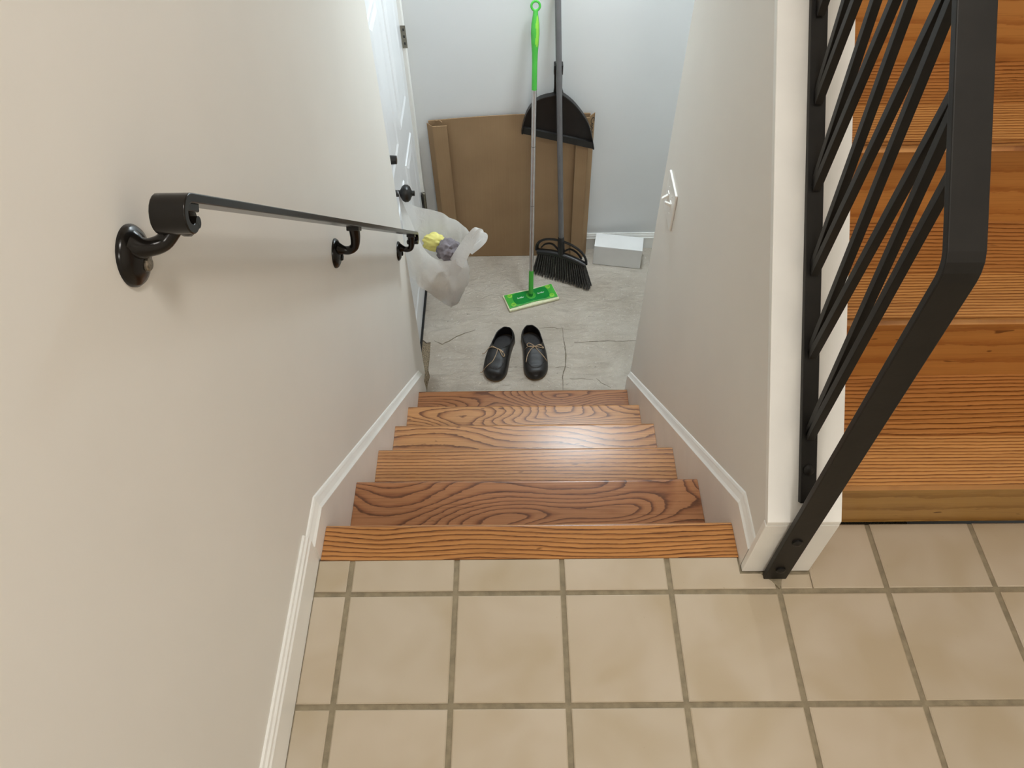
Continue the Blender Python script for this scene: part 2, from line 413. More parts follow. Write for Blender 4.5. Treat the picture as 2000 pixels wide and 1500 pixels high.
# ------------------------------------------------------------------ wall handrail
hr = thing('handrail', 'dark bronze handrail with scrolled ends bracketed to the left wall', 'handrail', (WL, 1.34, 0.24))
HX0, HX1 = -0.385, -0.3465; HS = -0.8885
def hz(y): return 0.318+HS*(y-1.345)   # centre line of the bar
ang = math.atan(HS)
def curl(yc, sgn):
    """scroll turned under at an end of the bar; sgn -1 = upper end"""
    R = 0.0175; t = Vector((cos(ang), sin(ang)))*sgn; n = Vector((-sin(ang), cos(ang)))
    c = Vector((yc, hz(yc)))-n*R; out = []
    for i in range(0, 15):
        a = radians(i*235/14.0); rr = R if i < 8 else R-0.0035*(i-7)/7
        out.append(c+n*rr*cos(a)+t*rr*sin(a))
    return [tuple(p) for p in out]
ya, yz = 0.662, 2.070
path = list(reversed(curl(ya, -1)))+curl(yz, 1)
MB().strip(path, HX0, HX1, 0.0105).build('rail_bar', M_BRONZE, hr, True, bevel=0.0014, angle=35)
tip = curl(ya, -1)[-1]
MB().lathe((HX0, tip[0], tip[1]), (1, 0, 0), [(0, 0.0068), (0.0385, 0.0068)], 14).build('scroll_tip', M_BRONZE, hr, True)
for q, (yc, zc) in enumerate(((0.628, 0.874), (1.334, 0.243), (2.046, -0.386))):
    br = MB().lathe((WL, yc, zc), (1, 0, 0), [(0, 0.0345), (0.003, 0.0345), (0.007, 0.0315), (0.011, 0.024), (0.014, 0.013), (0.015, 0.004)], 36).build('bracket', M_BRONZE, hr, True)
    ys = yc+(0.040 if q == 0 else 0.004 if q == 1 else -0.004)
    zs = hz(ys)-0.0085; xs = -0.366
    pp = smooth_path([(WL+0.006, yc, zc+0.016), (WL+0.018, yc, zc+0.011), (WL+0.034, yc+(ys-yc)*.3, zc+0.008), (WL+0.048, yc+(ys-yc)*.7, zc+0.018), (xs-0.002, ys, zs-0.030), (xs, ys, zs)], 6)
    rr = [0.0165]+[0.0165-0.0065*min(1, i/8.0) for i in range(1, len(pp)-12)]+[0.010+0.003*(i/12.0) for i in range(12)]
    MB().tube(pp, rr[:len(pp)]+[0.013]*(len(pp)-len(rr)), 14).build('bracket_arm', M_BRONZE, br, True, angle=60)
    t = Vector((0, cos(ang), sin(ang))); n = Vector((0, -sin(ang), cos(ang))); c = Vector((xs, ys, zs)); u = Vector((1, 0, 0))
    b = MB(); vs = [c+u*a*0.014+t*bb*0.017+n*(cc-0.002) for cc in (-0.006, 0.006) for a, bb in ((-1, -1), (1, -1), (1, 1), (-1, 1))]
    b.add(vs, [(0,3,2,1),(4,5,6,7),(0,1,5,4),(1,2,6,5),(2,3,7,6),(3,0,4,7)]).build('saddle', M_BRONZE, br, bevel=0.002)
    MB().lathe((WL+0.010, yc-0.002, zc-0.010), (1, 0, 0), [(0, 0.0085), (0.006, 0.0085), (0.0075, 0.007), (0.008, 0.003)], 6 if q else 16).build('bolt', M_CHROME if q == 0 else M_BRONZE, br)

# ------------------------------------------------------------------ light switch on the partition
sw = thing('light_switch', 'white double toggle switch plate on the right wall', 'switch', (WR, 1.805, 0.01))
MB().box((WR-0.007, 1.742, -0.052), (WR, 1.868, 0.075)).build('plate', M_TRIM, sw, bevel=0.003, seg=3)
for y, s in ((1.782, 1), (1.828, -1)):
    MB().box((WR-0.009, y-0.009, 0.0), (WR-0.006, y+0.009, 0.024)).build('toggle_collar', M_TRIM, sw, bevel=0.0008)
    z0 = 0.012
    MB().prism([(WR-0.006, z0-0.006), (WR-0.024, z0+s*0.011-0.003), (WR-0.026, z0+s*0.011+0.001), (WR-0.024, z0+s*0.011+0.004), (WR-0.006, z0+0.006)], 'y', y-0.0045, y+0.0045).build('toggle', M_TRIM, sw, bevel=0.001)
    for dz in (0.042, -0.018):
        MB().lathe((WR-0.006, y, dz), (-1, 0, 0), [(0, 0.0035), (0.0015, 0.0035), (0.0025, 0.0015)], 10).build('screw', M_TRIM, sw)

# ------------------------------------------------------------------ landing floor, baseboard
outer = [(-0.404, 1.95), (1.5, 1.95), (1.5, YB), (-0.50, YB), (-0.50, 2.372), (-0.440, 2.368), (-0.425, 2.352), (-0.407, 2.356), (-0.405, 2.27), (-0.407, 2.19), (-0.397, 2.15), (-0.404, 2.10)]
lf = struct(MB().prism(outer, 'z', ZF-0.006, ZF).build('floor_landing', M_VINYL))
struct(MB().box((-0.60, 0.7, ZF-0.12), (1.6, YB, ZF-0.0062)).build('floor_slab', M_GRAVEL))
def crack(pts, w=0.0022, lift=0.0012):
    P = smooth_path([(x, y, 0) for x, y in pts], 4); vs = []; fs = []
    rnd = random.Random(len(pts)*7+int(pts[0][0]*100))
    for i, p in enumerate(P):
        t = (P[min(i+1, len(P)-1)]-P[max(i-1, 0)]).normalized(); n = Vector((-t.y, t.x, 0))
        ww = w*(0.35+0.9*sin(pi*(i+0.5)/len(P)))*rnd.uniform(0.6, 1.25)
        q = p+n*rnd.uniform(-0.0015, 0.0015)
        vs += [(q.x-n.x*ww, q.y-n.y*ww, ZF-0.0005), (q.x, q.y, ZF+lift), (q.x+n.x*ww, q.y+n.y*ww, ZF-0.0005)]
    for i in range(len(P)-1):
        k = i*3; fs += [(k, k+3, k+4, k+1), (k+1, k+4, k+5, k+2)]
    MB().add(vs, fs).build('crack', M_CRACK, lf, True)
crack([(-0.390, 2.366), (-0.356, 2.344), (-0.335, 2.352), (-0.267, 2.401), (-0.200, 2.430)], 0.0034)
crack([(0.100, 2.437), (0.165, 2.441), (0.190, 2.431), (0.212, 2.436)], 0.0024)
crack([(0.212, 2.434), (0.214, 2.36), (0.219, 2.29), (0.214, 2.20), (0.200, 2.14), (0.198, 2.062)], 0.0028)
crack([(0.262, 2.346), (0.300, 2.345), (0.38, 2.352), (0.46, 2.349), (0.56, 2.354)], 0.0026)
crack([(0.230, 2.128), (0.28, 2.128), (0.335, 2.122)], 0.0016)
crack([(0.35, 2.128), (0.375, 2.10), (0.41, 2.075)], 0.0018)
crack([(0.17, 2.195), (0.205, 2.198), (0.24, 2.19)], 0.0016)
def base_prof(h): return [(0, 0), (0.012, 0), (0.012, h-0.030), (0.014, h-0.026), (0.011, h-0.022), (0.009, h-0.012), (0.006, h-0.006), (0.005, h), (0, h)]
b = MB(); b.ring([[(x, YB-p[0], ZF+0.0005+p[1]) for p in base_prof(0.095)] for x in (-0.43, 1.499)])
struct(b.build('baseboard_back', M_TRIM))

# ------------------------------------------------------------------ entry door in the left wall
DX = -0.452
door = MB().box((DX-0.040, 2.186, ZF+0.022), (DX, 2.958, 0.80)).build('door_1', M_DOOR, bevel=0.002, origin=(DX, 2.57, ZF+0.022)); struct(door)
for y0, y1 in ((2.290, 2.530), (2.620, 2.860)):
    for z0, z1 in ((-1.03, -0.44), (-0.28, 0.31), (0.42, 0.66)):
        b = MB(); w = 0.018
        outer_ = [(y0, z0), (y1, z0), (y1, z1), (y0, z1)]
        def insr(d): return [(y0+d, z0+d), (y1-d, z0+d), (y1-d, z1-d), (y0+d, z1-d)]
        rows = [[(DX-0.0005, p[0], p[1]) for p in outer_], [(DX+0.005, p[0], p[1]) for p in insr(0.006)], [(DX+0.001, p[0], p[1]) for p in insr(0.020)], [(DX+0.001, p[0], p[1]) for p in insr(0.034)], [(DX+0.006, p[0], p[1]) for p in insr(0.055)]]
        b.ring(rows); b.build('panel', M_DOOR, door)
MB().box((DX-0.006, 2.182, ZF+0.001), (DX+0.008, 2.956, ZF+0.021)).build('door_sweep', plain('black_rubber', rgb(12, 12, 12), 0.7), door)
b = MB().box((-0.500, 2.958, ZF), (DX+0.014, YB-0.001, 0.815)).box((-0.500, 2.178, 0.803), (DX+0.006, 2.958, 0.815)); struct(b.build('trim_5', M_TRIM, bevel=0.002))
hg = MB().box((DX+0.002, 2.9555, -0.122), (DX+0.022, 2.9578, -0.030)).build('hinge', M_STEEL, door, bevel=0.0008)
for z in (-0.046, -0.074, -0.102): MB().box((DX+0.010, 2.9546, z-0.005), (DX+0.016, 2.9554, z+0.005)).build('screw', M_BLACK, hg)
for zc in (-0.877,):
    hg = MB().lathe((DX+0.013, 2.950, zc-0.046), (0, 0, 1), [(0, 0.0075), (0.092, 0.0075), (0.094, 0.005), (0.096, 0.003)], 14).build('hinge', M_STEEL, door, True)
    MB().box((DX, 2.935, zc-0.045), (DX+0.0025, 2.957, zc+0.045)).build('leaf', M_BLACK, hg)
KY, KZ = 2.237, -0.283
rs = MB().lathe((DX, KY, KZ), (1, 0, 0), [(0, 0.033), (0.004, 0.033), (0.009, 0.027), (0.012, 0.015), (0.016, 0.0125), (0.034, 0.0115), (0.038, 0.018), (0.043, 0.0265), (0.052, 0.0315), (0.062, 0.0305), (0.070, 0.024), (0.074, 0.014), (0.077, 0.0095), (0.086, 0.0095), (0.087, 0.003)], 32).build('door_knob', M_BLACK, door, True)
MB().lathe((DX, KY, KZ+0.142), (1, 0, 0), [(0, 0.031), (0.005, 0.031), (0.010, 0.026), (0.011, 0.016), (0.040, 0.0145), (0.041, 0.003)], 28).build('deadbolt', M_BLACK, door, True)

# ------------------------------------------------------------------ lamps
def ceiling_lamp(loc, radius, label, power, colr):
    t = thing('ceiling_light', label, 'lamp', loc)
    x, y, z = loc
    MB().lathe((x, y, z+0.04), (0, 0, -1), [(0, radius*0.8), (0.03, radius*0.85), (0.04, radius*1.04), (0.052, radius*1.04)], 40).build('base', M_TRIM, t, True)
    n = NT('lamp_diffuser'); area = pi*radius*radius
    n.set(Base_Color=(0.9, 0.9, 0.88, 1), Emission_Color=colr+(1,), Emission_Strength=power/(area*pi))
    MB().lathe((x, y, z-0.012), (0, 0, -1), [(0, radius), (0.015, radius*0.97), (0.03, radius*0.85), (0.042, radius*0.55), (0.047, 0.002)], 40).build('diffuser', n.m, t, True)
ceiling_lamp(HALL_LAMP, 0.20, 'round white ceiling light over the tiled floor, farthest from the stairs', HALL_POWER, HALL_COL)
ceiling_lamp(FLIGHT_LAMP, 0.20, 'round white ceiling light nearest the ascending oak stairs', FLIGHT_POWER, HALL_COL)
ceiling_lamp(LAND_LAMP, 0.12, 'round white ceiling light over the lower landing', LAND_POWER, LAND_COL)
#OBJECTS
# ------------------------------------------------------------------ cardboard carton leaning on the back wall
def card_mat():
    n = NT('brown_cardboard'); v = n.coords()
    f = n.noise(v, 5.0, 3.0)
    c = n.ramp(f, [(0.3, rgb(148, 121, 91)), (0.7, rgb(160, 132, 100))])
    flute = n.noise(n.coords((260.0, 3.0, 1.5)), 1.0, 1.0)
    c = n.mix(0.25, c, n.ramp(flute, [(0.3, (0.85, 0.83, 0.8, 1)), (0.7, (1.05, 1.05, 1.05, 1))]), 'MULTIPLY')
    n.set(Base_Color=c, Roughness=0.8, Specular_IOR_Level=0.2); n.bump(flute, 0.15, 0.001); return n.m
M_CARD = card_mat()
M_CARDE = plain('cardboard_edge', rgb(120, 86, 56), 0.9, 0.2, 200.0)
cb = thing('cardboard_carton', 'flat brown cardboard carton leaning against the white back wall', 'box', (-0.02, 2.95, ZF))
def lean(y, z): return y+0.052*(z-ZF)
def sheet(name, x0, x1, yf, th, zb, ztl, ztr, m=M_CARD, bulge=0.0, parent=None, n=10, sag=0.0, xt=(0, 0)):
    """upright leaning sheet of board, yf = front face at floor"""
    rows = []
    for i in range(n+1):
        t = i/n; row = []
        zt_ = ztl+(ztr-ztl)*t+sag*sin(pi*t)
        for j in range(9):
            s_ = j/8; z = zb+(zt_-zb)*s_
            x = (x0+xt[0]*s_)*(1-t)+(x1+xt[1]*s_)*t
            row.append((x, lean(yf, z)-bulge*sin(pi*t)*sin(pi*s_*0.8), z))
        rows.append(row+[(p[0], p[1]+th, p[2]) for p in reversed(row)])
    return MB().ring(rows).build(name, m, parent or cb, True, angle=30)
sheet('panel', -0.372, 0.330, 2.940, 0.005, ZF+0.001, -0.466, -0.440, bulge=0.006, sag=0.012, xt=(-0.012, -0.002))
sheet('panel', -0.372, 0.330, 2.9465, 0.004, ZF+0.001, -0.472, -0.446, xt=(-0.012, -0.002))
sheet('flap', -0.352, -0.288, 2.915, 0.005, ZF+0.02, -0.478, -0.476, xt=(-0.014, -0.014), n=4)
sheet('flap', 0.272, 0.327, 2.917, 0.005, ZF+0.002, -0.450, -0.446, xt=(-0.004, -0.004), n=4)
# narrow outer sides of the carton
for xa, xb2, zt_, tx in ((-0.3525, -0.378, -0.480, -0.014), (0.3275, 0.352, -0.441, -0.004)):
    rows = []
    for s_ in (0.0, 0.25, 0.5, 0.75, 1.0):
        z = ZF+0.002+(zt_-ZF)*s_; d = tx*s_
        rows.append([(xa+d, lean(2.917, z), z), (xb2+d, lean(2.944, z), z), (xb2+d, lean(2.9475, z), z), (xa+d, lean(2.9205, z), z)])
    MB().ring(rows).build('side', M_CARD, cb)
MB().tube([(-0.352, 2.975, -0.472), (-0.347, 2.972, -0.460), (-0.335, 2.970, -0.456), (-0.325, 2.972, -0.468)], 0.003, 8).build('torn_tab', M_CARD, cb, True)
M_INK = plain('black_ink', rgb(40, 34, 28), 0.8)
zc_ = -0.505; xa, xb2 = 0.3275-0.0035, 0.352-0.0035
ex = Vector((xb2-xa, 0.027, 0)).normalized()
ez = Vector((0, 0.052, 1)).normalized()
nx = (-ez).cross(ex)   # glyph +X runs down, glyph +Y runs right
m4 = Matrix(((-ez.x, ex.x, nx.x, 0), (-ez.y, ex.y, nx.y, 0), (-ez.z, ex.z, nx.z, 0), (0, 0, 0, 1)))
pos = Vector(((xa+xb2)/2+0.001, lean(2.9305, zc_)-0.0022, zc_))
text_mesh('lettering', 'Congra', 0.036, M_INK, cb, Matrix.Translation(pos) @ m4)

# ------------------------------------------------------------------ white box
M_WBOX = plain('white_card', rgb(236, 236, 234), 0.6, 0.02, 10.0)
wbx = thing('white_box', 'small closed white cardboard box against the back wall baseboard', 'box', (0.5, 2.91, ZF))
a_ = Vector((0.384, 2.872)); e1 = Vector((0.234, -0.041)); e1n = e1.normalized(); e2 = Vector((-e1n.y, e1n.x))*0.100
def qpoly(g0, g1, d0, d1): return [tuple(a_+e1*g0+e2*d0), tuple(a_+e1*g1+e2*d0), tuple(a_+e1*g1+e2*d1), tuple(a_+e1*g0+e2*d1)]
MB().prism(qpoly(0.006, 0.994, 0.02, 1), 'z', ZF+0.0005, ZF+0.116).build('body', M_WBOX, wbx, bevel=0.001)
lid = MB().prism(qpoly(0, 1, 0.0, 1.0), 'z', ZF+0.1165, ZF+0.121).build('lid', M_WBOX, wbx, bevel=0.0015)
MB().prism(qpoly(0.0, 1.0, 0.0, 0.016), 'z', ZF+0.004, ZF+0.116).build('front_flap', M_WBOX, wbx, bevel=0.0008)

# ------------------------------------------------------------------ broom
M_POLE = plain('grey_coated_pole', rgb(104, 103, 104), 0.3, 0.06, 20.0, spec=0.6)
M_PLB = plain('black_plastic', rgb(26, 25, 25), 0.38, 0.12, 30.0)
M_BRIS = plain('dark_bristle', rgb(66, 65, 63), 0.5, 0.35, 120.0)
O = Vector((0.222, 2.757, ZF)); U = Vector((0.909, -0.416, 0)).normalized()
top = Vector((0.168, 2.965, 0.054)); Wd = (top-O).normalized(); Fd = U.cross(Wd).normalized(); 
if Fd.y > 0: Fd = -Fd
broom = thing('broom', 'black angle broom with grey pole leaning against the back wall', 'broom', tuple(O))
def B(u, w, f=0.0): return O+U*u+Wd*w+Fd*f
MB().tube([B(0, 0.165), B(0, 0.19), top, top+Wd*0.16], 0.0124, 16).build('pole', M_POLE, broom, True)
MB().tube([B(0, 0.150), B(0, 0.215), B(0, 0.2475), B(0, 0.250)], [0.0175, 0.0165, 0.015, 0.013], 16).build('socket', M_PLB, broom, True)
# cap bar, drooping to both ends
bar = [B(u, 0.150-0.16*u*u/0.13, 0) for u in [-0.125+0.25*i/14 for i in range(15)]]
MB().tube(bar, [(0.014, 0.017)]*15, 12).build('cap_bar', M_PLB, broom, True)
arch = [B(0.130*cos(a), 0.138+0.090*sin(a)**0.8 if sin(a) > 0 else 0.138, 0) for a in [pi*i/20 for i in range(21)]]
MB().tube(arch, [(0.006, 0.010)]*21, 10).build('arch', M_PLB, broom, True)
for s in (-1, 1):
    MB().tube(smooth_path([B(s*0.014, 0.172), B(s*0.045, 0.196), B(s*0.082, 0.186), B(s*0.105, 0.160)], 4), [(0.004, 0.006)]*13, 8).build('brace', M_PLB, broom, True)
b = MB(); rb = random.Random(3)
for i in range(23):
    for j in (-1, 0, 1):
        u0 = -0.117+0.234*i/22; u1 = -0.150+0.302*i/22+rb.uniform(-.003, .003)
        w1 = 0.004+rb.uniform(0, 0.006); w0 = 0.150-0.16*u0*u0/0.13
        f0 = j*0.009; f1 = j*0.017+rb.uniform(-.003, .003)
        b.tube([B(u0, w0, f0), B((u0+u1)/2, (w0+w1)/2, (f0+f1)/2), B(u1, w1, f1)], [0.0030, 0.0036, 0.0042], 5)
        for q in range(3):
            d = rb.uniform(-.006, .006); e = rb.uniform(-.006, .006)
            b.tube([B(u0, w0-0.02, f0), B(u1+d, 0.002+rb.uniform(0, .004), f1+e)], [0.0009, 0.0007], 3)
o = b.build('bristles', M_BRIS, broom, True, angle=60); o['kind'] = 'stuff'

# ------------------------------------------------------------------ dustpan clipped to the broom pole
dp = thing('dustpan', 'black plastic dustpan hanging on the grey broom pole', 'dustpan', (0.185, 2.945, -0.59))
def dy(z): return 2.951+(z+0.19)*0.045
arch_p = smooth_path([(0.028, 0, -0.506), (0.026, 0, -0.482), (0.048, 0, -0.398), (0.094, 0, -0.338), (0.158, 0, -0.318), (0.182, 0, -0.316), (0.204, 0, -0.320), (0.258, 0, -0.368), (0.316, 0, -0.454), (0.346, 0, -0.562), (0.347, 0, -0.586)], 5)
poly = [(p.x, p.z) for p in arch_p]
n = len(poly)
b = MB(); vs = [(x, dy(z), z) for x, z in poly]+[(x, dy(z)+0.003, z) for x, z in poly]
b.add(vs, [tuple(range(n)), tuple(range(2*n-1, n-1, -1))]+[(i, n+i, n+(i+1) % n, (i+1) % n) for i in range(n)])
b.build('pan', M_PLB, dp)
rows = []
cx_, cz_ = 0.186, -0.53
for i, (x, z) in enumerate(poly):
    k = min(1.0, 8*min(i, n-1-i)/n); d = 0.008+0.016*k
    ix, iz = x+(cx_-x)*0.03, z+(cz_-z)*0.03
    ox, oz = x-(cx_-x)*0.002, z-(cz_-z)*0.002
    rows.append([(x, dy(z)+0.003, z), (ox, dy(z)-d, oz), (ox+(ix-ox)*0.6, dy(z)-d-0.001, oz+(iz-oz)*0.6), (ix, dy(z)+0.003, iz)])
MB().ring(rows).build('rim', M_PLB, dp, True, angle=50)
lp = [(0.0275, -0.505), (0.347, -0.586), (0.340, -0.547), (0.034, -0.470)]
b = MB(); b.add([(x, dy(z)-(0.003 if i < 2 else 0.013), z) for i, (x, z) in enumerate(lp)]+[(x, dy(z)+0.001, z) for x, z in lp], [(0,1,2,3),(7,6,5,4),(0,4,5,1),(1,5,6,2),(2,6,7,3),(3,7,4,0)])
b.build('lip', plain('grey_rubber_lip', rgb(40, 39, 38), 0.6), dp)
hp = [(0.160, -0.330), (0.206, -0.332), (0.197, -0.300), (0.194, -0.188), (0.161, -0.188), (0.163, -0.298)]
b = MB(); m_ = len(hp); b.add([(x, dy(z)-0.002, z) for x, z in hp]+[(x, dy(z)+0.010, z) for x, z in hp], [tuple(range(m_)), tuple(range(2*m_-1, m_-1, -1))]+[(i, m_+i, m_+(i+1) % m_, (i+1) % m_) for i in range(m_)])
b.build('handle', M_PLB, dp, bevel=0.002)
for x0_, x1_ in ((0.1590, 0.1645), (0.1905, 0.196)):
    MB().box((x0_, 2.920, -0.225), (x1_, 2.953, -0.185)).build('clip', M_PLB, dp, bevel=0.0012)

# ------------------------------------------------------------------ flat mop
M_G1 = plain('bright_green_plastic', rgb(74, 178, 66), 0.35, 0.04)
M_G2 = plain('deep_green_plastic', rgb(22, 138, 58), 0.3, 0.05)
M_G3 = plain('lime_green_rubber', rgb(140, 208, 66), 0.45, 0.05)
M_ALU = plain('aluminium_tube', rgb(200, 196, 194), 0.28, 0.04, 40.0, metallic=0.85)
M_PAD = plain('cream_cleaning_cloth', rgb(232, 232, 196), 0.9, 0.06, 120.0, bump=0.4, bscale=400.0)
M_WHT = plain('white_print', rgb(235, 245, 235), 0.6, 0.01)
mop = thing('floor_mop', 'green flat mop with silver pole leaning against the back wall', 'mop', (0.066, 2.632, ZF))
ca, sa = cos(radians(18.5)), sin(radians(18.5))
def Hm(u, v_, w): return Vector((0.066+u*ca-v_*sa, 2.632+u*sa+v_*ca, ZF+w))
def hprism(poly, w0, w1, name, m, parent, bevel=0.0):
    n_ = len(poly); vs = [Hm(p[0], p[1], w0) for p in poly]+[Hm(p[0], p[1], w1) for p in poly]
    return MB().add(vs, [tuple(range(n_-1, -1, -1)), tuple(range(n_, 2*n_))]+[(i, (i+1) % n_, n_+(i+1) % n_, n_+i) for i in range(n_)]).build(name, m, parent, bevel=bevel)
hprism([(-0.128, -0.056), (0.128, -0.056), (0.128, 0.054), (-0.128, 0.054)], 0.0008, 0.015, 'cloth_pad', M_PAD, mop, 0.004)
head = hprism([(-0.123, -0.046), (-0.06, -0.043), (0, -0.039), (0.06, -0.043), (0.123, -0.046), (0.123, 0.046), (0.06, 0.043), (0, 0.039), (-0.06, 0.043), (-0.123, 0.046)], 0.0152, 0.0205, 'head_plate', M_G1, mop, 0.0015)
hprism([(-0.088, -0.030), (-0.06, -0.041), (0, -0.036), (0.06, -0.041), (0.088, -0.030), (0.091, 0.0), (0.088, 0.030), (0.06, 0.041), (0, 0.036), (-0.06, 0.041), (-0.088, 0.030), (-0.091, 0)], 0.0203, 0.0222, 'center_panel', M_G2, head, 0.0008)
for su in (-1, 1):
    for sv in (-1, 1):
        c = Hm(su*0.098, sv*0.030, 0.0205)
        MB().lathe(c, (0, 0, 1), [(0, 0.0125), (0.0015, 0.0125), (0.0022, 0.010)], 20).build('cloth_gripper', M_G3, head, True)
        MB().tube([Hm(su*0.098-0.006, sv*0.030, 0.0228), Hm(su*0.098, sv*0.030-0.003, 0.0228), Hm(su*0.098+0.006, sv*0.030+0.002, 0.0228)], 0.0012, 6).build('slit', M_G2, head)
    R3 = Matrix(((ca, -sa, 0, 0), (sa, ca, 0, 0), (0, 0, 1, 0), (0, 0, 0, 1)))
    text_mesh('logo', 'Swiffer', 0.0125, M_WHT, head, Matrix.Translation(Hm(su*0.052, 0.002, 0.0225)) @ R3)
MB().lathe(Hm(0, 0, 0.0215), (0, 0, 1), [(0, 0.0235), (0.003, 0.0235), (0.004, 0.0215), (0.0025, 0.019), (0.002, 0.012)], 28).build('swivel_ring', M_G1, mop, True)
ps = Hm(0.0, 0.0, 0.036); pt = Vector((0.0825, 2.968, 0.036)); pd = (pt-ps).normalized()
def along(d): return ps+pd*d
Lp = (pt-ps).length
MB().tube([Hm(0, 0, 0.021), Hm(0, 0, 0.036), along(0.012)], [0.010, 0.0118, 0.0114], 14).build('swivel_joint', M_G2, mop, True)
MB().tube([along(0.004), along(0.03), along(0.12), along(0.125)], [0.0118, 0.0116, 0.0112, 0.0108], 16).build('lower_sleeve', M_G1, mop, True)
d_ = [0.12, 0.45, 0.72, Lp-0.315]
for i in range(3):
    MB().tube([along(d_[i]+0.0008), along(d_[i+1]-0.0008)], 0.0102, 16).build('pole', M_ALU, mop, True)
    if i: MB().tube([along(d_[i]-0.001), along(d_[i]+0.001)], 0.0096, 16).build('joint', M_BLACK, mop, True)
q0 = Lp-0.316
hs = [(0, .0108), (.10, .0108), (.14, .0118), (.18, .0152), (.215, .0172), (.25, .0158), (.28, .0110), (.300, .0090)]
MB().tube([along(q0+h) for h, r in hs], [(r, r*1.0) for h, r in hs], 18).build('handle', M_G1, mop, True, angle=70)
fr_ = Vector((0, -1, 0)); fr_ = (fr_-pd*fr_.dot(pd)).normalized()
gp = [(0.145, 0.006), (0.18, 0.0108), (0.215, 0.0122), (0.25, 0.0112), (0.285, 0.006)]
MB().tube([along(q0+h)+fr_*(0.0048 if r > .006 else 0.003)+Vector((0.003, 0, 0)) for h, r in gp], [(r*1.0, r*1.0) for h, r in gp], 14).build('grip', M_G3, mop, True, angle=70)
rc = along(Lp-0.002); sd = pd.cross(fr_).normalized()
MB().tube([rc+(pd*cos(2*pi*i/24)+sd*sin(2*pi*i/24))*0.0165 for i in range(25)], 0.0048, 8).build('hanging_ring', M_G1, mop, True)

# ------------------------------------------------------------------ moccasins
M_LEA = plain('black_leather', rgb(23, 20, 19), 0.47, 0.2, 45.0, bump=0.25, bscale=320.0)
M_INS = plain('dark_insole', rgb(38, 34, 34), 0.55, 0.2, 60.0)
M_SOLE = plain('tan_sole_edge', rgb(112, 92, 66), 0.7, 0.15, 60.0)
M_LACE = plain('tan_rawhide_lace', rgb(178, 152, 122), 0.6, 0.15, 200.0)
SLEN = 0.282
def hw(l):
    if l < 0.05: return 0.045*sqrt(max(0.0, 1-((0.05-l)/0.05)**2.2))
    if l < 0.205: return 0.045+0.0085*(0.5-0.5*cos(pi*(l-0.05)/0.155))
    return 0.0535*max(0.0, 1-((l-0.205)/(SLEN-0.205))**2.4)**0.5
def zt(l):
    pts = [(0, 0.046), (0.01, 0.060), (0.04, 0.064), (0.09, 0.062), (0.135, 0.068), (0.18, 0.059), (0.23, 0.047), (0.26, 0.039), (SLEN, 0.020)]
    for (a, za), (c, zc2) in zip(pts, pts[1:]):
        if l <= c: t = (l-a)/(c-a); t = t*t*(3-2*t); return za+(zc2-za)*t
    return pts[-1][1]
PE = 0.62
def opening(l):
    k = 1-abs((l-0.078)/0.072)**2.4
    return min(0.90*hw(l), 0.042*k**0.5) if k > 0 else 0.0
def sgnp(v, p): return (abs(v)**p)*(1 if v >= 0 else -1)
def zsurf(l, w):
    h = max(hw(l), 1e-4); c = min(0.995, abs(w)/h)
    th = math.acos(c**(1/PE)); return 0.008+zt(l)*sin(th)**PE
